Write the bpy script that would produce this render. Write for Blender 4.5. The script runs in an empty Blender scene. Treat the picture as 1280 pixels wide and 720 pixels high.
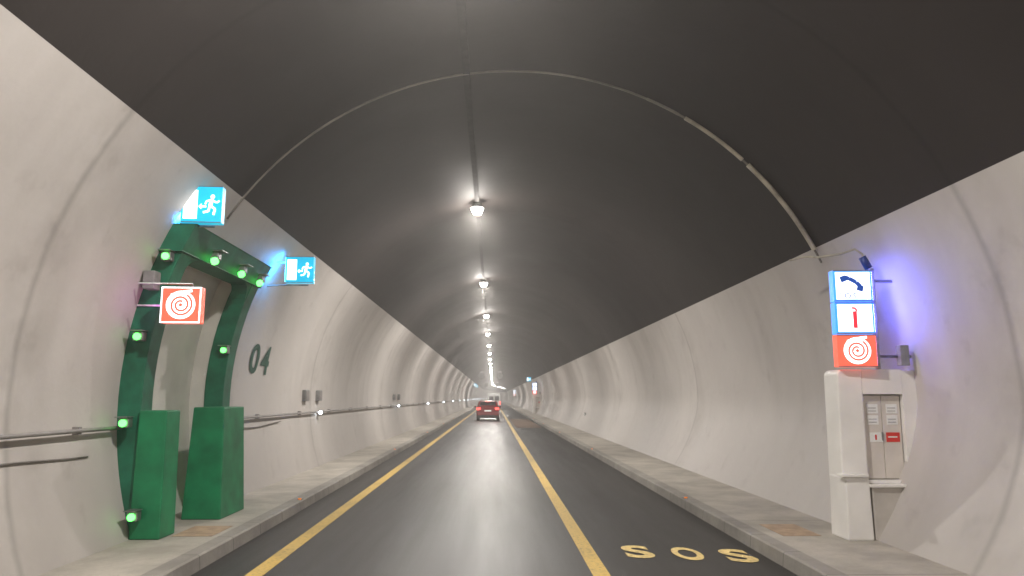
import bpy, bmesh, math, random
from mathutils import Vector, Matrix
random.seed(4)
scene = bpy.context.scene
EYE = 1.75

# ---------------------------------------------------------------- helpers
def bend(y):
    return 0.0 if y < 230 else (y-230)**2/(2*1300.0)

def new_obj(name, me, parent=None, mats=()):
    ob = bpy.data.objects.new(name, me)
    scene.collection.objects.link(ob)
    for m in mats: me.materials.append(m)
    if parent: ob.parent = parent
    return ob

def empty(name, loc=(0,0,0)):
    e = bpy.data.objects.new(name, None)
    e.empty_display_size = 0.2
    e.location = (loc[0]+bend(loc[1]), loc[1], loc[2])
    scene.collection.objects.link(e)
    return e

def mesh(name, vs, fs, mat, parent=None, smooth=False):
    me = bpy.data.meshes.new(name)
    me.from_pydata([tuple(v) for v in vs], [], fs)
    me.update()
    if smooth:
        for p in me.polygons: p.use_smooth = True
    return new_obj(name, me, parent, [mat])

def box(name, lo, hi, mat, parent=None, bevel=0.0, taper=None, segs=2):
    """taper=(tx,ty): scale of the top face about its centre"""
    bm = bmesh.new()
    bmesh.ops.create_cube(bm, size=1)
    c = [(lo[i]+hi[i])/2 for i in range(3)]; s = [hi[i]-lo[i] for i in range(3)]
    for v in bm.verts:
        tx = ty = 1
        if taper and v.co.z > 0: tx, ty = taper
        v.co = Vector((c[0]+v.co.x*s[0]*tx, c[1]+v.co.y*s[1]*ty, c[2]+v.co.z*s[2]))
    if bevel > 0:
        bmesh.ops.bevel(bm, geom=bm.edges[:], offset=bevel, segments=segs, affect='EDGES', profile=0.6)
    bmesh.ops.recalc_face_normals(bm, faces=bm.faces[:])
    me = bpy.data.meshes.new(name); bm.to_mesh(me); bm.free()
    return new_obj(name, me, parent, [mat])

def prism(name, outline, y0, y1, mat, parent=None, bevel=0.0):
    """outline in x,z extruded along y"""
    n = len(outline)
    vs = [(x, y0, z) for x, z in outline]+[(x, y1, z) for x, z in outline]
    fs = [tuple(range(n)), tuple(range(2*n-1, n-1, -1))]+[(k, n+k, n+(k+1) % n, (k+1) % n) for k in range(n)]
    o = mesh(name, vs, fs, mat, parent)
    bm = bmesh.new(); bm.from_mesh(o.data); bmesh.ops.recalc_face_normals(bm, faces=bm.faces[:]); bm.to_mesh(o.data); bm.free()
    if bevel:
        bv = o.modifiers.new('b', 'BEVEL'); bv.width = bevel; bv.segments = 3; bv.limit_method = 'ANGLE'
    return o

def cyl(name, p0, p1, r, mat, parent=None, n=16, r2=None):
    p0 = Vector(p0); p1 = Vector(p1); d = p1-p0
    bm = bmesh.new()
    bmesh.ops.create_cone(bm, segments=n, radius1=r, radius2=r if r2 is None else r2, depth=d.length, cap_ends=True)
    q = d.to_track_quat('Z', 'Y').to_matrix().to_4x4()
    bmesh.ops.transform(bm, matrix=Matrix.Translation((p0+p1)/2) @ q, verts=bm.verts[:])
    for f in bm.faces: f.smooth = len(f.verts) == 4
    me = bpy.data.meshes.new(name); bm.to_mesh(me); bm.free()
    return new_obj(name, me, parent, [mat])

def tube(name, pts, r, mat, parent=None, n=8):
    vs = []; fs = []
    P = [Vector(p) for p in pts]
    up = Vector((0.13, 0.31, 0.94))
    for i, p in enumerate(P):
        t = (P[min(i+1, len(P)-1)] - P[max(i-1, 0)]).normalized()
        a = t.cross(up)
        if a.length < 0.1: a = t.cross(Vector((1, 0, 0)))
        a.normalize(); b = t.cross(a)
        for k in range(n):
            an = 2*math.pi*k/n
            vs.append(p + a*math.cos(an)*r + b*math.sin(an)*r)
    for i in range(len(P)-1):
        for k in range(n):
            fs.append((i*n+k, i*n+(k+1) % n, (i+1)*n+(k+1) % n, (i+1)*n+k))
    fs.append(tuple(range(n))); fs.append(tuple((len(P)-1)*n+k for k in range(n)))
    return mesh(name, vs, fs, mat, parent, smooth=True)

def sweep(name, prof, ys, mat, smooth=False, skip=None, parent=None, closed=False):
    vs = []; fs = []
    n = len(prof)
    for y in ys:
        b = bend(y)
        for (x, z) in prof: vs.append((x+b, y, z))
    m = n if closed else n-1
    for j in range(len(ys)-1):
        for i in range(m):
            if skip and skip(prof[i], prof[(i+1) % n], ys[j], ys[j+1]): continue
            i2 = (i+1) % n
            fs.append((j*n+i, j*n+i2, (j+1)*n+i2, (j+1)*n+i))
    return mesh(name, vs, fs, mat, parent, smooth)

# ---------------------------------------------------------------- materials
def nodes_of(name):
    m = bpy.data.materials.new(name); m.use_nodes = True
    nt = m.node_tree
    return m, nt, nt.nodes['Principled BSDF']

def N(nt, t, **kw):
    n = nt.nodes.new(t)
    for k, v in kw.items(): setattr(n, k, v)
    return n

def math_n(nt, op, a, b=None, c=None):
    n = N(nt, 'ShaderNodeMath', operation=op)
    for i, v in enumerate((a, b, c)):
        if v is None: continue
        if isinstance(v, (int, float)): n.inputs[i].default_value = v
        else: nt.links.new(v, n.inputs[i])
    return n.outputs[0]

def mixc(nt, fac, a, b, blend='MIX'):
    n = N(nt, 'ShaderNodeMix', data_type='RGBA', blend_type=blend)
    for s, v in ((n.inputs[0], fac), (n.inputs[6], a), (n.inputs[7], b)):
        if isinstance(v, (int, float)): s.default_value = v
        elif isinstance(v, tuple): s.default_value = (*v[:3], 1)
        else: nt.links.new(v, s)
    return n.outputs[2]

def noise(nt, vec, scale, detail=3, rough=0.55):
    n = N(nt, 'ShaderNodeTexNoise')
    n.inputs['Scale'].default_value = scale; n.inputs['Detail'].default_value = detail
    n.inputs['Roughness'].default_value = rough
    if vec is not None: nt.links.new(vec, n.inputs['Vector'])
    return n.outputs['Fac']

def ramp(nt, fac, a, b, va=0.0, vb=1.0):
    n = N(nt, 'ShaderNodeMapRange'); n.clamp = True
    nt.links.new(fac, n.inputs[0])
    n.inputs[1].default_value = a; n.inputs[2].default_value = b
    n.inputs[3].default_value = va; n.inputs[4].default_value = vb
    return n.outputs[0]

def simple(name, col, rough=0.5, metal=0.0, var=0.15, scale=8.0, bump=0.0, spec=None):
    m, nt, b = nodes_of(name)
    tc = N(nt, 'ShaderNodeTexCoord').outputs['Object']
    f = noise(nt, tc, scale)
    dark = tuple(c*(1-var*2) for c in col); lite = tuple(min(1, c*(1+var)) for c in col)
    nt.links.new(mixc(nt, ramp(nt, f, 0.3, 0.7), dark, lite), b.inputs['Base Color'])
    b.inputs['Roughness'].default_value = rough; b.inputs['Metallic'].default_value = metal
    if spec is not None: b.inputs['Specular IOR Level'].default_value = spec
    if bump:
        bn = N(nt, 'ShaderNodeBump'); bn.inputs['Strength'].default_value = bump; bn.inputs['Distance'].default_value = 0.01
        nt.links.new(noise(nt, tc, scale*12), bn.inputs['Height']); nt.links.new(bn.outputs[0], b.inputs['Normal'])
    return m

def emis(name, col, strength, base=None, sample=True):
    m, nt, b = nodes_of(name)
    b.inputs['Base Color'].default_value = (*(base or col), 1)
    tc = N(nt, 'ShaderNodeTexCoord').outputs['Object']
    f = ramp(nt, noise(nt, tc, 5.0, 1), 0.2, 0.8, strength*0.85, strength*1.15)
    b.inputs['Emission Color'].default_value = (*col, 1)
    nt.links.new(f, b.inputs['Emission Strength'])
    b.inputs['Roughness'].default_value = 0.3
    if not sample:
        try: m.cycles.emission_sampling = 'NONE'
        except Exception: pass
    return m

JY, JS = 7.0, 11.2   # joint phase and spacing
def lining(name, base, dirt, rough, is_wall):
    m, nt, b = nodes_of(name)
    tc = N(nt, 'ShaderNodeTexCoord').outputs['Object']
    sep = N(nt, 'ShaderNodeSeparateXYZ'); nt.links.new(tc, sep.inputs[0])
    x, y, z = sep.outputs
    big = noise(nt, tc, 0.35, 4, 0.6)
    med = noise(nt, tc, 2.0, 4, 0.6)
    t = math_n(nt, 'ADD', math_n(nt, 'SUBTRACT', y, JY-JS*50-0.05), math_n(nt, 'MULTIPLY', med, 0.08))
    fr = math_n(nt, 'FRACT', math_n(nt, 'DIVIDE', t, JS))
    dj = math_n(nt, 'MULTIPLY', math_n(nt, 'ABSOLUTE', math_n(nt, 'SUBTRACT', fr, 0.5)), -JS)
    dj = math_n(nt, 'ADD', dj, JS/2)
    line = ramp(nt, dj, 0.010, 0.07, 1, 0)
    halo = math_n(nt, 'MULTIPLY', ramp(nt, dj, 0.02, 0.7, 1, 0), ramp(nt, med, 0.35, 0.65))
    mp = N(nt, 'ShaderNodeMapping'); mp.inputs['Scale'].default_value = (0.3, 1.0, 0.18)
    nt.links.new(tc, mp.inputs[0])
    streak = noise(nt, mp.outputs[0], 1.1, 4, 0.5)
    col = mixc(nt, ramp(nt, big, 0.3, 0.72), tuple(c*0.82 for c in base), base)
    col = mixc(nt, math_n(nt, 'MULTIPLY', ramp(nt, streak, 0.48, 0.75), 0.40), col, dirt)
    seg = N(nt, 'ShaderNodeTexWhiteNoise', noise_dimensions='1D')
    nt.links.new(math_n(nt, 'FLOOR', math_n(nt, 'DIVIDE', t, JS)), seg.inputs['W'])
    col = mixc(nt, math_n(nt, 'MULTIPLY', seg.outputs['Value'], 0.2), col, dirt)
    if is_wall:
        low = ramp(nt, math_n(nt, 'ADD', z, math_n(nt, 'MULTIPLY', streak, 0.8)), 0.4, 1.6, 0.5, 0)
        col = mixc(nt, low, col, dirt)
        speck = ramp(nt, med, 0.60, 0.74, 0, 0.38)
        col = mixc(nt, speck, col, dirt)
    col = mixc(nt, math_n(nt, 'MULTIPLY', halo, 0.45), col, dirt)
    col = mixc(nt, math_n(nt, 'MULTIPLY', line, 0.33 if is_wall else 0.25), col, tuple(c*0.5 for c in dirt))
    nt.links.new(col, b.inputs['Base Color'])
    nt.links.new(ramp(nt, big, 0.3, 0.7, rough-0.06, rough+0.12), b.inputs['Roughness'])
    if not is_wall: b.inputs['Specular IOR Level'].default_value = 0.2
    bn = N(nt, 'ShaderNodeBump'); bn.inputs['Strength'].default_value = 0.22; bn.inputs['Distance'].default_value = 0.02
    h = math_n(nt, 'SUBTRACT', noise(nt, tc, 5, 3), math_n(nt, 'MULTIPLY', line, 0.4))
    nt.links.new(h, bn.inputs['Height']); nt.links.new(bn.outputs[0], b.inputs['Normal'])
    return m

M_wall = lining('painted_lining', (0.64, 0.605, 0.575), (0.33, 0.30, 0.275), 0.55, True)
M_ceil = lining('dark_lining', (0.040, 0.034, 0.032), (0.026, 0.022, 0.020), 0.7, False)

def asphalt():
    m, nt, b = nodes_of('asphalt')
    tc = N(nt, 'ShaderNodeTexCoord').outputs['Object']
    sep = N(nt, 'ShaderNodeSeparateXYZ'); nt.links.new(tc, sep.inputs[0]); x = sep.outputs[0]
    g = noise(nt, tc, 90, 2, 0.7)
    mp = N(nt, 'ShaderNodeMapping'); mp.inputs['Scale'].default_value = (1.0, 0.05, 1)
    nt.links.new(tc, mp.inputs[0])
    lng = noise(nt, mp.outputs[0], 2.2, 4, 0.6)
    big = noise(nt, tc, 0.6, 4)
    col = mixc(nt, ramp(nt, g, 0.3, 0.7), (0.016, 0.016, 0.016), (0.050, 0.048, 0.046))
    col = mixc(nt, ramp(nt, lng, 0.35, 0.7, 0, 0.5), col, (0.052, 0.048, 0.044))
    col = mixc(nt, ramp(nt, big, 0.48, 0.72, 0, 0.5), col, (0.020, 0.019, 0.019))
    def track(c):
        return ramp(nt, math_n(nt, 'ABSOLUTE', math_n(nt, 'SUBTRACT', x, c)), 0.15, 0.42, 1, 0)
    tr = math_n(nt, 'MAXIMUM', track(-1.45), track(0.12))
    col = mixc(nt, math_n(nt, 'MULTIPLY', tr, 0.35), col, (0.020, 0.019, 0.018))
    ed = ramp(nt, math_n(nt, 'ADD', math_n(nt, 'ABSOLUTE', x), math_n(nt, 'MULTIPLY', lng, 0.5)), 2.6, 3.2, 0, 0.65)
    col = mixc(nt, ed, col, (0.02, 0.018, 0.016))
    nt.links.new(col, b.inputs['Base Color'])
    r = math_n(nt, 'SUBTRACT', ramp(nt, lng, 0.3, 0.7, 0.38, 0.50), math_n(nt, 'MULTIPLY', tr, 0.04))
    nt.links.new(r, b.inputs['Roughness'])
    bn = N(nt, 'ShaderNodeBump'); bn.inputs['Strength'].default_value = 0.6; bn.inputs['Distance'].default_value = 0.006
    nt.links.new(g, bn.inputs['Height']); nt.links.new(bn.outputs[0], b.inputs['Normal'])
    return m
M_road = asphalt()

def paint(name, col):
    m, nt, b = nodes_of(name)
    tc = N(nt, 'ShaderNodeTexCoord').outputs['Object']
    w = noise(nt, tc, 22, 4, 0.7); w2 = noise(nt, tc, 1.3, 3)
    f = math_n(nt, 'ADD', ramp(nt, w, 0.50, 0.7, 0, 0.65), ramp(nt, w2, 0.5, 0.75, 0, 0.35))
    nt.links.new(mixc(nt, f, col, (0.11, 0.095, 0.07)), b.inputs['Base Color'])
    b.inputs['Roughness'].default_value = 0.55
    return m
M_yellow = paint('yellow_road_paint', (0.66, 0.45, 0.12))
M_cream = paint('sos_road_paint', (0.90, 0.68, 0.27))

def concrete(name, col, joint):
    m, nt, b = nodes_of(name)
    tc = N(nt, 'ShaderNodeTexCoord').outputs['Object']
    sep = N(nt, 'ShaderNodeSeparateXYZ'); nt.links.new(tc, sep.inputs[0])
    fr = math_n(nt, 'FRACT', math_n(nt, 'DIVIDE', math_n(nt, 'ADD', sep.outputs[1], 500), joint))
    ln = ramp(nt, math_n(nt, 'ABSOLUTE', math_n(nt, 'SUBTRACT', fr, 0.5)), 0.5-0.012/joint, 0.5-0.006/joint, 0, 1)
    a = noise(nt, tc, 1.2, 5, 0.65); g = noise(nt, tc, 40, 2)
    c = mixc(nt, ramp(nt, a, 0.35, 0.7), tuple(k*0.60 for k in col), col)
    c = mixc(nt, ramp(nt, g, 0.4, 0.7, 0, 0.25), c, tuple(k*0.5 for k in col))
    c = mixc(nt, math_n(nt, 'MULTIPLY', ln, 0.6), c, (0.07, 0.065, 0.06))
    nt.links.new(c, b.inputs['Base Color']); b.inputs['Roughness'].default_value = 0.8
    bn = N(nt, 'ShaderNodeBump'); bn.inputs['Strength'].default_value = 0.3; bn.inputs['Distance'].default_value = 0.01
    nt.links.new(g, bn.inputs['Height']); nt.links.new(bn.outputs[0], b.inputs['Normal'])
    return m
M_walk = concrete('walkway_concrete', (0.52, 0.48, 0.42), 3.0)
M_kerb = concrete('kerb_concrete', (0.36, 0.335, 0.30), 1.0)
M_ground = simple('rock_ground', (0.12, 0.11, 0.10), 0.9, var=0.2, scale=0.5)
M_brown = simple('brown_cover_plate', (0.42, 0.30, 0.20), 0.7, var=0.15, scale=6)
M_patch = simple('worn_brown_coating', (0.16, 0.10, 0.065), 0.8, var=0.25, scale=3)
M_green = simple('green_paint', (0.010, 0.21, 0.085), 0.48, var=0.18, scale=3, bump=0.05)
M_greenf = simple('green_frame_paint', (0.012, 0.15, 0.082), 0.48, var=0.2, scale=4, bump=0.05)
M_greend = simple('green_text_paint', (0.03, 0.10, 0.07), 0.6)
M_niche = simple('niche_paint', (0.68, 0.65, 0.61), 0.6, var=0.07, scale=1.5)
M_steel = simple('galvanised_steel', (0.35, 0.35, 0.35), 0.4, metal=0.8, var=0.15, scale=12)
M_grey = simple('grey_housing', (0.25, 0.25, 0.25), 0.5)
M_dark = simple('black_rubber', (0.02, 0.02, 0.02), 0.6)
M_cable = simple('grey_cable', (0.16, 0.145, 0.13), 0.6)
M_darkblue = simple('dark_blue_plastic', (0.02, 0.04, 0.2), 0.4)
M_pipe = simple('rail_paint', (0.26, 0.24, 0.23), 0.5, var=0.1)
M_conduit = simple('conduit', (0.20, 0.175, 0.15), 0.6, var=0.25, scale=2)
M_sleeve = simple('conduit_sleeve', (0.46, 0.41, 0.32), 0.5, var=0.3, scale=3)
M_cab = simple('cabinet_white', (0.86, 0.84, 0.81), 0.4, var=0.05, scale=2)
M_cabdoor = simple('cabinet_door_grey', (0.68, 0.63, 0.58), 0.45, var=0.06, scale=3)
M_base = simple('cabinet_plinth', (0.55, 0.515, 0.475), 0.7, var=0.10, scale=3)
M_whitep = simple('white_label', (0.85, 0.85, 0.83), 0.5, var=0.03)
M_redp = simple('red_label', (0.65, 0.04, 0.03), 0.5, var=0.05)
M_tray = simple('cable_tray', (0.038, 0.034, 0.032), 0.8, spec=0.1)
M_lamp = emis('lamp_lens', (1.0, 0.95, 0.87), 90, sample=False)
M_led = emis('led_white', (0.8, 0.9, 1.0), 22, sample=False)
M_gled = emis('led_green', (0.1, 1.0, 0.12), 5)
M_orange = emis('orange_reflector', (1.0, 0.28, 0.04), 0.45, sample=False)  # emission imitates light thrown back by the reflector
M_cyan = emis('sign_cyan', (0.01, 0.40, 0.62), 1.2)
M_cyan_glow = emis('sign_cyan_edge', (0.03, 0.36, 0.95), 70)  # added emitter, turned to the wall to tint it cyan
M_blue = emis('sign_blue', (0.04, 0.28, 0.95), 1.2)
M_blue_glow = emis('sign_blue_edge', (0.14, 0.15, 1.0), 110)  # added emitter for the blue glow on the wall
M_red = emis('sign_red', (0.95, 0.12, 0.07), 1.0)
M_pink_glow = emis('sign_red_edge', (0.85, 0.32, 0.85), 5)  # added emitter for the pink glow on the wall
M_wht = emis('sign_white', (0.93, 0.97, 1.0), 1.9)
M_sblue = emis('sign_dark_blue', (0.01, 0.06, 0.30), 0.8, sample=False)
M_sred = emis('sign_symbol_red', (0.8, 0.03, 0.05), 0.9, sample=False)

# ---------------------------------------------------------------- tunnel shape
CX, CZ, R = 0.29, EYE-0.045, 4.7
def xl(z): return CX - math.sqrt(R*R-(z-CZ)**2)
def xr(z):
    x = CX + math.sqrt(R*R-(z-CZ)**2)
    if z < CZ: x -= 0.36*((CZ-z)/(CZ-0.15))**1.4
    return x
ZL, ZR = 2.748+EYE, 2.068+EYE
OY0, OY1, OZ = 9.17, 11.63, 3.58
BW = -4.68      # back wall of the shallow niche
ys = sorted(set([-34+i*2.0 for i in range(0, 240)] + [OY0, OY1]))
zl = sorted(set([-0.12+i*(OZ+0.12)/22 for i in range(23)] + [OZ+(ZL-OZ)*i/6 for i in range(7)]))
def skip_open(a, b, y0, y1):
    return a[1] < OZ-1e-4 and b[1] <= OZ+1e-4 and y0 >= OY0-1e-4 and y1 <= OY1+1e-4 and b[1] > 0.0
sweep('tunnel_wall', [(xl(z), z) for z in zl], ys, M_wall, True, skip_open)
zr = [-0.12+i*(ZR+0.12)/26 for i in range(27)]
sweep('tunnel_wall', [(xr(z), z) for z in zr], ys, M_wall, True)
aL = math.atan2(ZL-CZ, xl(ZL)-CX); aR = math.atan2(ZR-CZ, xr(ZR)-CX)
arc = [(CX+R*math.cos(aR+(aL-aR)*i/40), CZ+R*math.sin(aR+(aL-aR)*i/40)) for i in range(41)]
sweep('tunnel_ceiling', arc, ys, M_ceil, True)

sweep('ground', [(-60, -0.14), (60, -0.14)], [-50, 100, 300, 480], M_ground)
sweep('road', [(-3.05, 0), (3.08, 0)], ys, M_road)
KL, KR = -3.0, 3.03
sweep('kerb', [(KL, -0.03), (KL-0.015, 0.135), (KL-0.035, 0.15), (KL-0.20, 0.152), (KL-0.20, 0.0)], ys, M_kerb)
sweep('kerb', [(KR, -0.03), (KR+0.015, 0.135), (KR+0.035, 0.15), (KR+0.20, 0.152), (KR+0.20, 0.0)], ys, M_kerb)
sweep('sidewalk', [(-5.9, 0.146), (KL-0.20, 0.146)], ys, M_walk)
sweep('sidewalk', [(KR+0.20, 0.146), (4.9, 0.146)], ys, M_walk)
sweep('road_marking', [(-2.46, 0.004), (-2.28, 0.004)], ys, M_yellow)
sweep('road_marking', [(0.995, 0.004), (1.17, 0.004)], ys, M_yellow)
mesh('road_patch', [(1.35, 44, .004), (2.85, 44, .004), (2.85, 62, .004), (1.35, 62, .004)], [(0, 1, 2, 3)], M_patch)
box('cover_plate', (-3.75, 9.05, 0.147), (-3.28, 9.75, 0.151), M_brown)
box('cover_plate', (3.40, 8.9, 0.147), (3.85, 9.7, 0.151), M_brown)

def glyph_mesh(ch, offs=0.0):
    cu = bpy.data.curves.new('t', 'FONT'); cu.body = ch; cu.offset = offs; cu.resolution_u = 6
    ob = bpy.data.objects.new('t', cu); scene.collection.objects.link(ob)
    dg = bpy.context.evaluated_depsgraph_get()
    me = bpy.data.meshes.new_from_object(ob.evaluated_get(dg))
    bpy.data.objects.remove(ob)
    vs = [v.co.copy() for v in me.vertices]; fs = [tuple(p.vertices) for p in me.polygons]
    x0 = min(v.x for v in vs); x1 = max(v.x for v in vs); y0 = min(v.y for v in vs); y1 = max(v.y for v in vs)
    vs = [((v.x-x0)/(x1-x0), (v.y-y0)/(y1-y0)) for v in vs]
    return vs, fs
V = []; F = []
for i, (ch, cx) in enumerate((('S', 1.66), ('O', 2.20), ('S', 2.74))):
    v, f = glyph_mesh(ch, 0.035); o = len(V)
    for (a, b2) in v: V.append((cx+(a-.5)*0.32, 8.44-0.12*i+b2*0.70+(a-.5)*-0.05, 0.005))
    F += [tuple(k+o for k in q) for q in f]
mesh('sos_road_lettering', V, F, M_cream)
V = []; F = []
for ch, y0 in (('0', 13.35), ('4', 13.98)):
    v, f = glyph_mesh(ch, 0.025); o = len(V)
    for (a, b2) in v:
        z = EYE+0.43+b2*0.54
        V.append((xl(z)+0.012, y0+a*0.5, z))
    F += [tuple(k+o for k in q) for q in f]
mesh('wall_number', V, F, M_greend)

# ---------------------------------------------------------------- niche + portal
niche = empty('emergency_niche', (0, 0, 0))
zz = [0.14+i*(OZ-0.14)/14 for i in range(15)]
def xb(z): return BW+max(0, xl(z)-xl(1.7))*0.95
for nm, y in (('near_reveal', OY0), ('far_reveal', OY1)):
    vs = [(xb(z), y, z) for z in zz]+[(xl(z), y, z) for z in zz]
    mesh(nm, vs, [(i, i+1, 15+i+1, 15+i) for i in range(14)], M_niche, niche)
vs = [(xb(z), OY0, z) for z in zz]+[(xb(z), OY1, z) for z in zz]
mesh('back_wall', vs, [(i, i+1, 15+i+1, 15+i) for i in range(14)], M_niche, niche, smooth=True)
mesh('soffit', [(xb(OZ), OY0, OZ), (xb(OZ), OY1, OZ), (xl(OZ), OY1, OZ), (xl(OZ), OY0, OZ)], [(0, 1, 2, 3)], M_niche, niche)

portal = empty('green_portal_frame', (0, 0, 0))
def leg(name, y0, y1, z0, z1, proud, mat):
    vs = []; n = 16
    for i in range(n+1):
        z = z0+(z1-z0)*i/n; x = xl(z)
        vs += [(x-0.04, y0, z), (x+proud, y0, z), (x+proud, y1, z), (x-0.04, y1, z)]
    fs = [(0, 1, 2, 3), tuple(n*4+k for k in (3, 2, 1, 0))]
    for i in range(n):
        for k in range(4):
            k2 = (k+1) % 4
            fs.append((i*4+k, i*4+k2, i*4+4+k2, i*4+4+k))
    o = mesh(name, vs, fs, mat, portal)
    bv = o.modifiers.new('b', 'BEVEL'); bv.width = 0.012; bv.segments = 2; bv.limit_method = 'ANGLE'
    return o
leg('near_leg', 8.90, 9.20, 0.147, 3.50, 0.27, M_greenf)
leg('far_leg', 11.60, 11.92, 0.147, 3.50, 0.25, M_greenf)
leg('top_beam', 8.87, 11.95, 3.503, 3.84, 0.28, M_greenf)
for nm, y0, s in (('near_gusset', 9.202, 1), ('far_gusset', 11.598, -1)):
    vs = []; n = 6; r = .30
    for i in range(n+1):
        a = math.pi/2*i/n
        z = 3.5-r*(1-math.sin(a)); y = y0+s*r*(1-math.cos(a))
        vs += [(xl(z)+0.0, y, z), (xl(z)+0.24, y, z)]
    k = len(vs); vs += [(xl(3.5), y0, 3.5), (xl(3.5)+0.24, y0, 3.5)]
    fs = []
    for i in range(n):
        fs += [(2*i, 2*i+2, 2*i+3, 2*i+1), (2*i, 2*i+2, k), (2*i+1, 2*i+3, k+1)]
    mesh(nm, vs, fs, M_greenf, portal)
box('near_block', (-4.15, 8.84, 0.148), (-3.80, 9.26, 1.60), M_green, portal, 0.015, taper=(0.92, 0.9))
box('far_block', (-4.14, 10.25, 0.148), (-3.62, 11.20, 1.62), M_green, portal, 0.015, taper=(0.80, 0.85))
gl = empty('green_marker_light_set', (0, 0, 0))
def marker(i, x, y, z, face):
    box('housing_%d' % i, (x-.06, y-.06, z-.05), (x+.06, y+.05, z+.06), M_steel, gl, 0.015)
    if face == 'y':
        cyl('lens_%d' % i, (x, y-.062, z), (x, y-.085, z), 0.042, M_gled, gl, 12)
        box('hood_%d' % i, (x-.07, y-.13, z+.065), (x+.07, y+.05, z+.075), M_steel, gl)
    else:
        cyl('lens_%d' % i, (x, y-.05, z-.052), (x+.02, y-.07, z-.085), 0.05, M_gled, gl, 12)
        box('hood_%d' % i, (x-.02, y-.11, z+.065), (x+.12, y+.11, z+.075), M_steel, gl)
i = 0
for z in (0.42, 1.46, 2.46, 3.42):
    marker(i, xl(z)+0.17, 8.83 if z > 1.6 else 8.76, z, 'y'); i += 1
for z in (0.33, 1.42, 2.47):
    marker(i, xl(z)+0.20, 11.54, z, 'y'); i += 1
for y in (9.75, 10.8, 11.65):
    marker(i, xl(3.55)+0.34, y, 3.60, 'x'); i += 1
box('junction_box', (xl(3.2)+0.02, 8.72, 3.02), (xl(3.2)+0.16, 8.89, 3.24), M_grey, portal, 0.015)

# ---------------------------------------------------------------- signs (local: x right, z up, faces -Y)
def quadstrip(parent, name, pts, w, y, mat):
    vs = []; fs = []
    for a, b2 in zip(pts[:-1], pts[1:]):
        a = Vector(a); b2 = Vector(b2); d = (b2-a).normalized(); n = Vector((-d.y, d.x))*w/2
        o = len(vs)
        for p in (a+n, b2+n, b2-n, a-n): vs.append((p.x, y, p.y))
        fs.append((o, o+1, o+2, o+3))
        y -= 0.0004
    return mesh(name, vs, fs, mat, parent)
def disc(parent, name, c, r, y, mat, r_in=0, n=28, sy=1):
    vs = []; fs = []
    for k in range(n):
        a = 2*math.pi*k/n
        vs.append((c[0]+r*math.cos(a), y, c[1]+sy*r*math.sin(a)))
    if r_in:
        for k in range(n):
            a = 2*math.pi*k/n
            vs.append((c[0]+r_in*math.cos(a), y, c[1]+r_in*math.sin(a)))
        fs = [(k, (k+1) % n, n+(k+1) % n, n+k) for k in range(n)]
    else: fs = [tuple(range(n))]
    return mesh(name, vs, fs, mat, parent)
def rect(parent, name, x0, z0, x1, z1, y, mat):
    return mesh(name, [(x0, y, z0), (x1, y, z0), (x1, y, z1), (x0, y, z1)], [(0, 1, 2, 3)], mat, parent)
def housing(p, w, h, bg, wall_glow, wallside, zc=0.0, pre=''):
    t = 0.07
    box(pre+'light_box', (-w/2, -t, zc-h/2), (w/2, t, zc+h/2), bg, p, 0.008)
    for s in (-1, 1):
        rect(p, pre+'rim_%s' % ('top' if s > 0 else 'bottom'), -w/2, zc+s*(h/2-.006)-.006, w/2, zc+s*(h/2-.006)+.006, -t-.0015, M_steel)
    if wall_glow:
        x = wallside*(w/2+0.004)
        mesh(pre+'glowing_edge', [(x, -t*.8, zc-h*.45), (x, t*.8, zc-h*.45), (x, t*.8, zc+h*.45), (x, -t*.8, zc+h*.45)], [(0, 1, 2, 3)], wall_glow, p)  # added strip facing the wall, only there to light it
    return -t
def man(p, cx, cz, s, y, mat):
    disc(p, 'runner_head', (cx+.03*s, cz+.40*s), .09*s, y, mat, n=14)
    quadstrip(p, 'runner_torso', [(cx+.0*s, cz+.28*s), (cx-.06*s, cz-.02*s)], .15*s, y, mat)
    quadstrip(p, 'runner_arm_front', [(cx+.02*s, cz+.25*s), (cx+.2*s, cz+.14*s), (cx+.32*s, cz+.22*s)], .07*s, y-.001, mat)
    quadstrip(p, 'runner_arm_back', [(cx-.03*s, cz+.25*s), (cx-.22*s, cz+.2*s), (cx-.26*s, cz+.06*s)], .07*s, y-.001, mat)
    quadstrip(p, 'runner_leg_front', [(cx-.05*s, cz), (cx+.15*s, cz-.14*s), (cx+.10*s, cz-.40*s)], .09*s, y-.001, mat)
    quadstrip(p, 'runner_leg_back', [(cx-.07*s, cz), (cx-.12*s, cz-.24*s), (cx-.34*s, cz-.30*s)], .09*s, y-.001, mat)
def exit_sign(loc, rot=0, w=.48, h=.46, glow=True):
    p = empty('emergency_exit_sign', loc); p.rotation_euler = (0, 0, math.radians(rot))
    y = housing(p, w, h, M_cyan, M_cyan_glow if glow else None, -1)
    rect(p, 'door_symbol', -w*.44, -h*.40, -w*.10, h*.38, y-.003, M_wht)
    quadstrip(p, 'arrow_shaft', [(w*.12, -h*.06), (-w*.02, -h*.06)], h*.05, y-.003, M_wht)
    mesh('arrow_head', [(-w*.07, y-.004, -h*.06), (w*.0, y-.004, h*.02), (w*.0, y-.004, -h*.14)], [(0, 1, 2)], M_wht, p)
    man(p, w*.25, -h*.04, h*.62, y-.003, M_wht)
    tube('bracket', [(-w/2-.32, .02, -h/2-.05), (-w/2, .02, -h/2-.03), (w*.3, .02, -h/2-.03)], .014, M_steel, p)
    tube('bracket_stay', [(-w/2-.30, .02, h*.3), (-w/2, .02, h*.3)], .012, M_steel, p)
    return p
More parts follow.
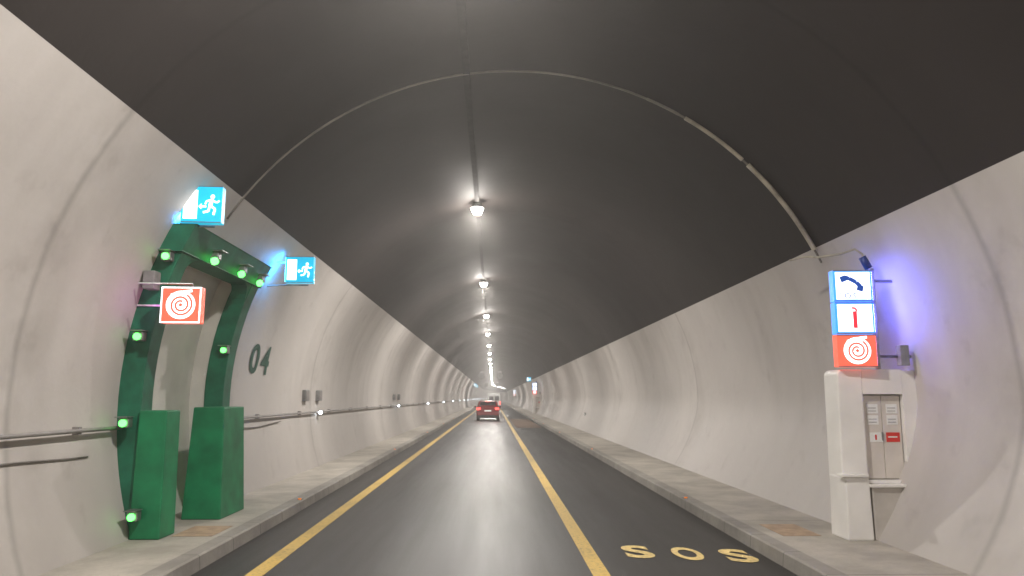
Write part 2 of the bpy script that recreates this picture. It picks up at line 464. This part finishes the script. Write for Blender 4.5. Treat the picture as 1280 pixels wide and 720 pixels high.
def hose_symbol(p, zc, s, y):
    disc(p, 'hose_disc', (0, zc), .40*s, y-.002, M_wht)
    vs = []; n = 70
    for k in range(n+1):
        a = math.radians(60)+2*math.pi*2.0*k/n; r = (.10+.22*k/n)*s; w = .028*s
        vs += [((r-w)*math.cos(a), y-.004, zc+(r-w)*math.sin(a)), ((r+w)*math.cos(a), y-.004, zc+(r+w)*math.sin(a))]
    mesh('hose_coil', vs, [(2*k, 2*k+1, 2*k+3, 2*k+2) for k in range(n)], M_red, p)
    disc(p, 'hose_hub', (0, zc), .05*s, y-.004, M_red)
    quadstrip(p, 'hose_tail', [(-.28*s, zc+.28*s), (.1*s, zc+.38*s), (.3*s, zc+.40*s)], .07*s, y-.003, M_wht)
def hose_sign(loc, rot=0, w=.45, h=.42):
    p = empty('fire_hose_sign', loc); p.rotation_euler = (0, 0, math.radians(rot))
    y = housing(p, w, h, M_red, M_pink_glow, -1)
    for k, (a, b2, c, d) in enumerate(((-w/2, -h/2, w/2, -h/2+.016), (-w/2, h/2-.016, w/2, h/2), (-w/2, -h/2, -w/2+.016, h/2), (w/2-.016, -h/2, w/2, h/2))):
        rect(p, 'white_border_%d' % k, a, b2, c, d, y-.002-.0003*k, M_wht)
    hose_symbol(p, 0, h*.98, y-.001)
    tube('bracket', [(-w/2-.30, .02, h*.62), (w*.2, .02, h*.62), (w*.2, .02, h/2)], .013, M_steel, p)
    tube('bracket_stay', [(-w/2-.30, .02, 0), (-w/2, .02, 0)], .013, M_steel, p)
    return p
def sos_signs(loc, rot=0, glow=True):
    w, h = .45, .375
    p = empty('sos_sign_column', loc); p.rotation_euler = (0, 0, math.radians(rot))
    be = M_blue_glow if glow else None; pe = M_pink_glow if glow else None
    y = housing(p, w, h, M_blue, be, 1, .385, 'phone_')
    rect(p, 'phone_panel', -w/2+.024, .385-h/2+.024, w/2-.024, .385+h/2-.024, y-.002, M_wht)
    # handset seen diagonally: short thick grip with chunky ear and mouth pieces
    quadstrip(p, 'phone_handset', [(-.10, .488), (-.04, .470), (.04, .425), (.085, .375)], .050, y-.004, M_sblue)
    quadstrip(p, 'phone_earpiece', [(-.125, .50), (-.10, .435)], .070, y-.007, M_sblue)
    quadstrip(p, 'phone_mouthpiece', [(.045, .365), (.115, .345)], .070, y-.007, M_sblue)
    v, f = glyph_mesh('S.O.S.', 0.01)
    mesh('phone_caption', [(-.17+a*.22, y-.009, .232+b2*.065) for a, b2 in v], f, M_sblue, p)
    y = housing(p, w, h, M_blue, be, 1, 0, 'extinguisher_')
    rect(p, 'extinguisher_panel', -w/2+.024, -h/2+.024, w/2-.024, h/2-.024, y-.002, M_wht)
    rect(p, 'extinguisher_body', -.024, -.12, .024, .08, y-.004, M_sred)
    quadstrip(p, 'extinguisher_hose', [(-.035, .12), (.01, .115), (.02, .08)], .022, y-.005, M_sred)
    rect(p, 'panel_divider_a', -.125, -.13, -.118, .13, y-.004, M_blue)
    rect(p, 'panel_divider_b', .118, -.13, .125, .13, y-.004, M_blue)
    y = housing(p, w, h, M_red, pe, 1, -.385, 'hose_')
    hose_symbol(p, -.385, h*1.05, y-.001)
    box('spine', (w/2+.012, -.03, -.60), (w/2+.05, .03, .60), M_steel, p, .006)
    for z in (.45, -.45):
        tube('arm_%d' % (z > 0), [(w/2+.04, 0, z), (.66, .05, z)], .018, M_steel, p)
    tube('conduit_loop', [(-.30, 1.2, .93), (-.20, .9, .92), (-.24, .3, .80), (-.05, .1, .80), (.08, 0, .84), (.16, 0, .78), (.20, 0, .66), (.22, 0, .57)], .014, M_sleeve, p)
    cyl('beacon', (.22, -.02, .60), (.15, -.02, .74), .045, M_darkblue, p)
    box('junction_box', (.50, -.06, -.56), (.60, .06, -.32), M_grey, p, .01)
    return p

exit_sign((-3.58, 8.95, EYE+2.34), 4)
exit_sign((-3.36, 12.75, EYE+2.19), 2)
hose_sign((-3.62, 8.64, EYE+1.06), 3)
sos_signs((4.27, 8.65, EYE+.93), -4)
for y in (76.0, 150.0):
    sos_signs((4.2, y, EYE+.92), glow=False)
exit_sign((-3.45, 140, EYE+2.36), glow=False); exit_sign((-3.4, 152, EYE+2.3), glow=False)
exit_sign((3.9, 82, EYE+2.0), glow=False)

# ---------------------------------------------------------------- SOS cabinet alcove
def sos_cabinet(loc):
    p = empty('sos_cabinet', loc)
    r = .07; D = .36
    ol = [(-.32, .62), (-.01, .62), (-.01, 1.93), (-.31+r, 1.93)]
    ol += [(-.31+r-r*math.sin(math.pi/2*k/6), 1.93-r+r*math.cos(math.pi/2*k/6)) for k in range(1, 7)]
    prism('left_cheek', ol, 0, D, M_cab, p, .02)
    prism('lintel', [(-.012, 1.64), (.46, 1.64), (.46, 1.93), (-.012, 1.93)], .004, D, M_cab, p)
    prism('right_jamb', [(.462, .62), (.64, .62), (.70, 1.92), (.462, 1.92)], .006, D, M_cab, p)
    box('sill', (-.008, .008, .62), (.46, D, .655), M_cab, p)
    box('alcove_back', (-.008, .14, .65), (.46, D-.01, 1.64), M_base, p)
    box('door_left', (.005, .065, .665), (.225, .11, 1.625), M_cabdoor, p, .008)
    box('door_right', (.229, .065, .665), (.450, .11, 1.625), M_cabdoor, p, .008)
    box('door_handle', (.205, .045, 1.10), (.221, .066, 1.2), M_steel, p, .004)
    lab = [(.05, 1.47, M_whitep), (.28, 1.47, M_whitep), (.05, 1.34, M_whitep), (.28, 1.34, M_whitep), (.06, 1.14, M_whitep), (.26, 1.14, M_redp)]
    for k, (x, z, m) in enumerate(lab):
        box('label_%d' % k, (x, .060, z-.055), (x+(.13 if k < 4 else .16), .0646, z+.055), m, p)
        if k < 4:
            for q in (0, 1): box('label_text_%d_%d' % (k, q), (x+.012, .057, z+.005-.035*q), (x+.108, .0596, z+.012-.035*q), M_grey, p)
    box('extinguisher_icon', (.125, .057, 1.11), (.145, .0596, 1.17), M_redp, p)
    box('label_bar', (.28, .057, 1.135), (.39, .0596, 1.15), M_whitep, p)
    box('ledge', (-.06, -.12, .585), (.56, .3, .617), M_cab, p, .008)
    box('plinth', (-.02, -.08, -.005), (.66, D, .583), M_base, p, .012)
    box('pillar', (-.34, -.10, -.005), (-.04, D-.02, .70), M_cab, p, .02, taper=(.92, .95))
    box('pillar_cap', (-.39, -.13, .702), (-.07, -.004, .735), M_cab, p, .008)
    return p
sos_cabinet((4.36, 8.68, .15))
sos_cabinet((4.33, 76.1, .15))

# ---------------------------------------------------------------- wall rail with evacuation lights
def railpts(y0, y1, x, z):
    out = []; y = y0
    while y < y1: out.append((x+bend(y), y, z)); y += 4
    out.append((x+bend(y1), y1, z)); return out
RZ = EYE-.345
rail = empty('wall_handrail')
XR = xl(RZ)+.07
tube('tube_a', railpts(-32, 8.87, XR, RZ), .022, M_pipe, rail)
tube('tube_b', railpts(12.0, 400, XR, RZ), .022, M_pipe, rail)
vs = []; fs = []
y = -31.0
while y < 300:
    if not (8.6 < y < 12.2):
        o = len(vs); b0 = bend(y)
        for dy in (-.03, .03):
            for dx, dz in ((-.08, -.04), (0, -.04), (0, .04), (-.08, .04)):
                vs.append((XR+dx+b0, y+dy, RZ+dz))
        fs += [(o, o+1, o+2, o+3), (o+4, o+5, o+6, o+7), (o, o+1, o+5, o+4), (o+3, o+2, o+6, o+7), (o+1, o+2, o+6, o+5)]
    y += 3
mesh('brackets', vs, fs, M_pipe, rail)
y = 18.8
while y < 330:
    e = empty('evacuation_light', (XR+.03, y, RZ-.02))
    box('body', (-.05, -.07, -.05), (.04, .07, .04), M_grey, e, .01)
    cyl('lens', (.0, -.075, 0), (.03, -.10, 0), .04, M_led, e, 12)
    y += 15.3
cb = empty('wall_cable')
tube('cable_a', [(xl(1.2)+.02, yy, 1.14+.02*math.sin(yy*2.1)) for yy in [4.5+.25*i for i in range(16)]], .010, M_cable, cb)
tube('cable_b', [(xl(1.2)+.02, yy, 1.24+.03*math.sin(yy*1.7)) for yy in [12.2+.3*i for i in range(12)]], .009, M_cable, cb)
for (y, z) in ((17.5, EYE+.05), (18.8, EYE+.05), (33, EYE+.02), (34.6, EYE+.02)):
    e = empty('wall_junction_box', (xl(z), y, z))
    box('body', (-.01, -.17, -.13), (.09, .17, .13), M_grey, e, .015)
    box('lid', (.088, -.14, -.10), (.098, .14, .10), M_pipe, e, .004)
for (y, z) in ((39, EYE-.9), (72, EYE-.3)):
    e = empty('wall_notice', (xr(z), y, z))
    box('plate', (-.03, -.3, -.12), (-.01, .3, .12), M_whitep, e, .005)
    box('backing', (-.012, -.32, -.14), (.01, .32, .14), M_grey, e, .005)

# ---------------------------------------------------------------- arch conduit
arch = empty('arch_conduit')
a0, a1 = math.radians(24), math.radians(148)
def archpts(s0, s1, n):
    return [(CX+(R-.035)*math.cos(a0+(a1-a0)*(s0+(s1-s0)*i/n)), 10.0, CZ+(R-.035)*math.sin(a0+(a1-a0)*(s0+(s1-s0)*i/n))) for i in range(n+1)]
tube('pipe', archpts(0, 1, 60), .015, M_conduit, arch)
tube('sleeve_a', archpts(0.02, .17, 12), .034, M_sleeve, arch)
tube('sleeve_b', archpts(.18, .28, 8), .028, M_sleeve, arch)
tube('sleeve_c', archpts(.29, .34, 6), .020, M_conduit, arch)

# ---------------------------------------------------------------- ceiling lamps
LX = -.40; LZ = EYE+4.46
sweep('cable_tray', [(LX-.05, LZ+.14), (LX-.05, LZ+.10), (LX+.05, LZ+.10), (LX+.05, LZ+.14)], ys, M_tray)
y = 17.1-11.6*3; k = -3
while y < 430:
    e = empty('tunnel_lamp', (LX, y, LZ))
    cyl('housing', (0, 0, -.015), (0, 0, .095), .15, M_grey, e, 24, r2=.10)
    cyl('lens', (0, 0, -.15), (0, 0, -.017), .09, M_lamp, e, 20, r2=.15)
    if y < 110 or k % 2 == 0:
        ld = bpy.data.lights.new('lamp', 'AREA'); ld.shape = 'DISK'; ld.size = .26
        ld.energy = 430 if y < 105 else 860
        ld.color = (1.0, .94, .87)
        lo = bpy.data.objects.new('downlight', ld); scene.collection.objects.link(lo)
        lo.parent = e; lo.location = (0, 0, -.155)
    if y < 55 and k > -2:  # extra point light, added for the glow on the ceiling around the lamp
        pd = bpy.data.lights.new('spill', 'POINT'); pd.energy = 120; pd.color = (1.0, .94, .87); pd.shadow_soft_size = .10
        po = bpy.data.objects.new('side_spill', pd); scene.collection.objects.link(po); po.parent = e; po.location = (0, 0, -.30)
    y += 11.6; k += 1

y = 0.8
while y < 110:
    for s, kx in ((-1, KL), (1, KR)):
        e = empty('kerb_reflector', (kx+s*.06, y, .152))
        box('base', (-.035, -.05, 0), (.035, .05, .015), M_grey, e, .004)
        box('lens', (-.025, -.056, .002), (.025, -.046, .022), M_orange, e, .003)
    y += 11.4

# ---------------------------------------------------------------- haze volume, added for lamp halos and distant haze
hm = bpy.data.materials.new('exhaust_haze'); hm.use_nodes = True
hn = hm.node_tree; hn.nodes.remove(hn.nodes['Principled BSDF'])
vsn = hn.nodes.new('ShaderNodeVolumeScatter')
vsn.inputs['Color'].default_value = (1, .97, .94, 1)
vsn.inputs['Density'].default_value = .0042
vsn.inputs['Anisotropy'].default_value = .65
hn.links.new(vsn.outputs[0], hn.nodes['Material Output'].inputs['Volume'])
box('tunnel_haze', (-6.5, -33, -.1), (14, 260, 7), hm)

# ---------------------------------------------------------------- jet fans
M_fan = simple('jet_fan_steel', (.08, .08, .08), .5, metal=.3)
for y, x in ((118, 1.0), (118, -1.9), (200, 1.0), (200, -1.9)):
    e = empty('jet_fan', (x, y, EYE+3.35))
    cyl('barrel', (0, -1.6, 0), (0, 1.6, 0), .42, M_fan, e, 28)
    cyl('inlet_bell', (0, -1.85, 0), (0, -1.602, 0), .50, M_fan, e, 28, r2=.43)
    cyl('outlet_bell', (0, 1.602, 0), (0, 1.85, 0), .43, M_fan, e, 28, r2=.50)
    cyl('hub', (0, -1.95, 0), (0, -1.852, 0), .14, M_dark, e, 20)
    for s in (-1, 1): box('hanger_%d' % (s > 0), (-.3, s*1-.04, .38), (.3, s*1+.04, .8), M_steel, e)

# ---------------------------------------------------------------- vehicles (rear faces -Y)
def carpaint(name, col):
    m, nt, b = nodes_of(name)
    tc = N(nt, 'ShaderNodeTexCoord').outputs['Object']
    nt.links.new(mixc(nt, ramp(nt, noise(nt, tc, 3), .3, .7), tuple(c*.85 for c in col), col), b.inputs['Base Color'])
    b.inputs['Roughness'].default_value = .3; b.inputs['Coat Weight'].default_value = .4
    return m
M_glass = simple('car_glass', (.012, .014, .017), .12, var=.05)
M_tail = emis('tail_light', (1.0, .05, .04), 6.0, sample=False)
M_plate = emis('plate_lit', (.8, .85, .8), .4, sample=False)
def loft(name, stations, mat, parent, sub=True):
    n = len(stations[0][1]); vs = []; fs = []
    for y, pr in stations:
        ring = [(x, y, z) for x, z in pr] + [(-x, y, z) for x, z in reversed(pr)]
        vs += ring
    m = 2*n
    for j in range(len(stations)-1):
        for k in range(m):
            k2 = (k+1) % m
            fs.append((j*m+k, j*m+k2, (j+1)*m+k2, (j+1)*m+k))
    fs.append(tuple(range(m))); fs.append(tuple((len(stations)-1)*m+k for k in reversed(range(m))))
    o = mesh(name, vs, fs, mat, parent, smooth=True)
    bv = o.modifiers.new('b', 'BEVEL'); bv.width = .03; bv.segments = 3; bv.limit_method = 'ANGLE'; bv.angle_limit = math.radians(28)
    return o
def wheels(e, w, ysl, r):
    for i, yy in enumerate(ysl):
        for s in (-1, 1):
            cyl('tyre_%d%d' % (i, s > 0), (s*(w/2-.22), yy, r), (s*(w/2-.01), yy, r), r, M_dark, e, 28)
            cyl('rim_%d%d' % (i, s > 0), (s*(w/2-.012), yy, r), (s*(w/2+.002), yy, r), r*.62, M_steel, e, 20)
def car(loc, col, name='red_car'):
    e = empty(name, loc); P = carpaint(name+'_paint', col); W = .88
    def low(w, zb, zt): return [(w*.80, zb), (w*.97, zb+.12), (w, .60), (w*.985, .80), (w*.93, zt)]
    loft('lower_body', [(-.02, low(W*.93, .38, .98)), (.10, low(W*.99, .26, 1.02)), (.9, low(W, .24, 1.02)), (2.6, low(W, .24, 1.0)), (3.4, low(W*.99, .24, .94)), (4.0, low(W*.95, .28, .82)), (4.2, low(W*.82, .36, .66))], P, e)
    def cab(wb, wt, zt): return [(wb, .95), (wb*.97, 1.08), ((wb+wt)/2, (1.05+zt)/2), (wt, zt-.06), (wt*.85, zt)]
    loft('greenhouse', [(.06, cab(W*.90, W*.80, 1.10)), (.30, cab(W*.93, W*.76, 1.46)), (.8, cab(W*.94, W*.78, 1.53)), (1.9, cab(W*.94, W*.78, 1.52)), (2.35, cab(W*.93, W*.76, 1.40)), (3.05, cab(W*.90, W*.82, 1.02))], P, e)
    mesh('rear_window', [(-.64, .055, 1.08), (.64, .055, 1.08), (.57, .250, 1.43), (-.57, .250, 1.43)], [(0, 1, 2, 3)], M_glass, e)
    mesh('windscreen', [(-.66, 3.0, 1.06), (.66, 3.0, 1.06), (.60, 2.36, 1.40), (-.60, 2.36, 1.40)], [(0, 1, 2, 3)], M_glass, e)
    for s in (-1, 1):
        mesh('side_window_%d' % (s > 0), [(s*.845, .45, 1.08), (s*.845, 2.65, 1.08), (s*.74, 2.2, 1.40), (s*.73, .6, 1.42)], [(0, 1, 2, 3)], M_glass, e)
        box('tail_light_%d' % (s > 0), (s*.70-.14, -.055, .84), (s*.70+.14, .03, .99), M_tail, e, .02)
        box('mirror_%d' % (s > 0), (s*.99-.10, 2.45, .98), (s*.99+.06, 2.58, 1.10), P, e, .03)
        box('reflector_%d' % (s > 0), (s*.62-.10, -.085, .43), (s*.62+.10, -.06, .47), M_redp, e, .004)
        cyl('exhaust_%d' % (s > 0), (s*.5, -.10, .30), (s*.5, .1, .30), .035, M_steel, e)
    box('third_brake_light', (-.16, .20, 1.45), (.16, .24, 1.47), M_tail, e)
    box('bumper', (-.82, -.08, .40), (.82, .08, .60), P, e, .04)
    box('bumper_insert', (-.78, -.10, .22), (.78, .05, .44), M_dark, e, .02)
    box('number_plate', (-.26, -.05, .70), (.26, -.025, .81), M_plate, e, .004)
    wheels(e, W*2-.02, (.85, 3.35), .33)
    return e
car((-.42, 57, 0), (.24, .008, .010))
def van(loc, col, name='white_van'):
    e = empty(name, loc); P = carpaint(name+'_paint', col); W = .98
    def s(w, zb, zt): return [(w*.85, zb), (w, zb+.12), (w, 1.3), (w*.95, zt-.15), (w*.82, zt)]
    loft('body', [(0, s(W*.98, .35, 2.35)), (.15, s(W, .3, 2.42)), (4.0, s(W, .3, 2.42)), (4.6, s(W*.97, .3, 2.0)), (5.1, s(W*.95, .3, 1.35)), (5.5, s(W*.85, .35, 1.0))], P, e)
    for k in (-1, 1):
        box('rear_window_%d' % (k > 0), (k*.42-.32, -.02, 1.35), (k*.42+.32, .01, 1.95), M_glass, e, .01)
        box('tail_light_%d' % (k > 0), (k*.88-.07, -.04, .75), (k*.88+.07, .02, 1.15), M_tail, e, .01)
    box('door_seam', (-.012, -.012, .5), (.012, .01, 2.25), M_dark, e)
    box('bumper', (-.9, -.10, .36), (.9, .05, .55), M_dark, e, .03)
    box('number_plate', (.2, -.03, .72), (.7, -.015, .83), M_plate, e)
    wheels(e, W*2-.02, (1.0, 4.5), .34)
    return e
van((.1, 112, 0), (.4, .4, .39))
car((.6, 150, 0), (.2, .02, .02), 'red_hatchback')

# ---------------------------------------------------------------- world
w = bpy.data.worlds.new('World'); scene.world = w; w.use_nodes = True
nt = w.node_tree; bg = nt.nodes['Background']
sky = nt.nodes.new('ShaderNodeTexSky'); sky.sky_type = 'NISHITA'; sky.sun_disc = False
sky.sun_elevation = math.radians(3); sky.sun_rotation = math.radians(200)
nt.links.new(sky.outputs[0], bg.inputs[0]); bg.inputs[1].default_value = .005

# ---------------------------------------------------------------- camera
cd = bpy.data.cameras.new('camera'); cam = bpy.data.objects.new('camera', cd); scene.collection.objects.link(cam)
FPX = 924.0
cd.sensor_width = 36; cd.lens = FPX/1280*36; cd.clip_start = .05; cd.clip_end = 1500
pitch = math.atan(137/FPX); yaw = math.atan(23/FPX)
cam.location = (0, 0, EYE)
cam.rotation_euler = (math.pi/2+pitch, 0, -yaw)
scene.camera = cam
scene.view_settings.view_transform = 'Standard'; scene.view_settings.look = 'None'
scene.view_settings.exposure = 0; scene.view_settings.gamma = 1
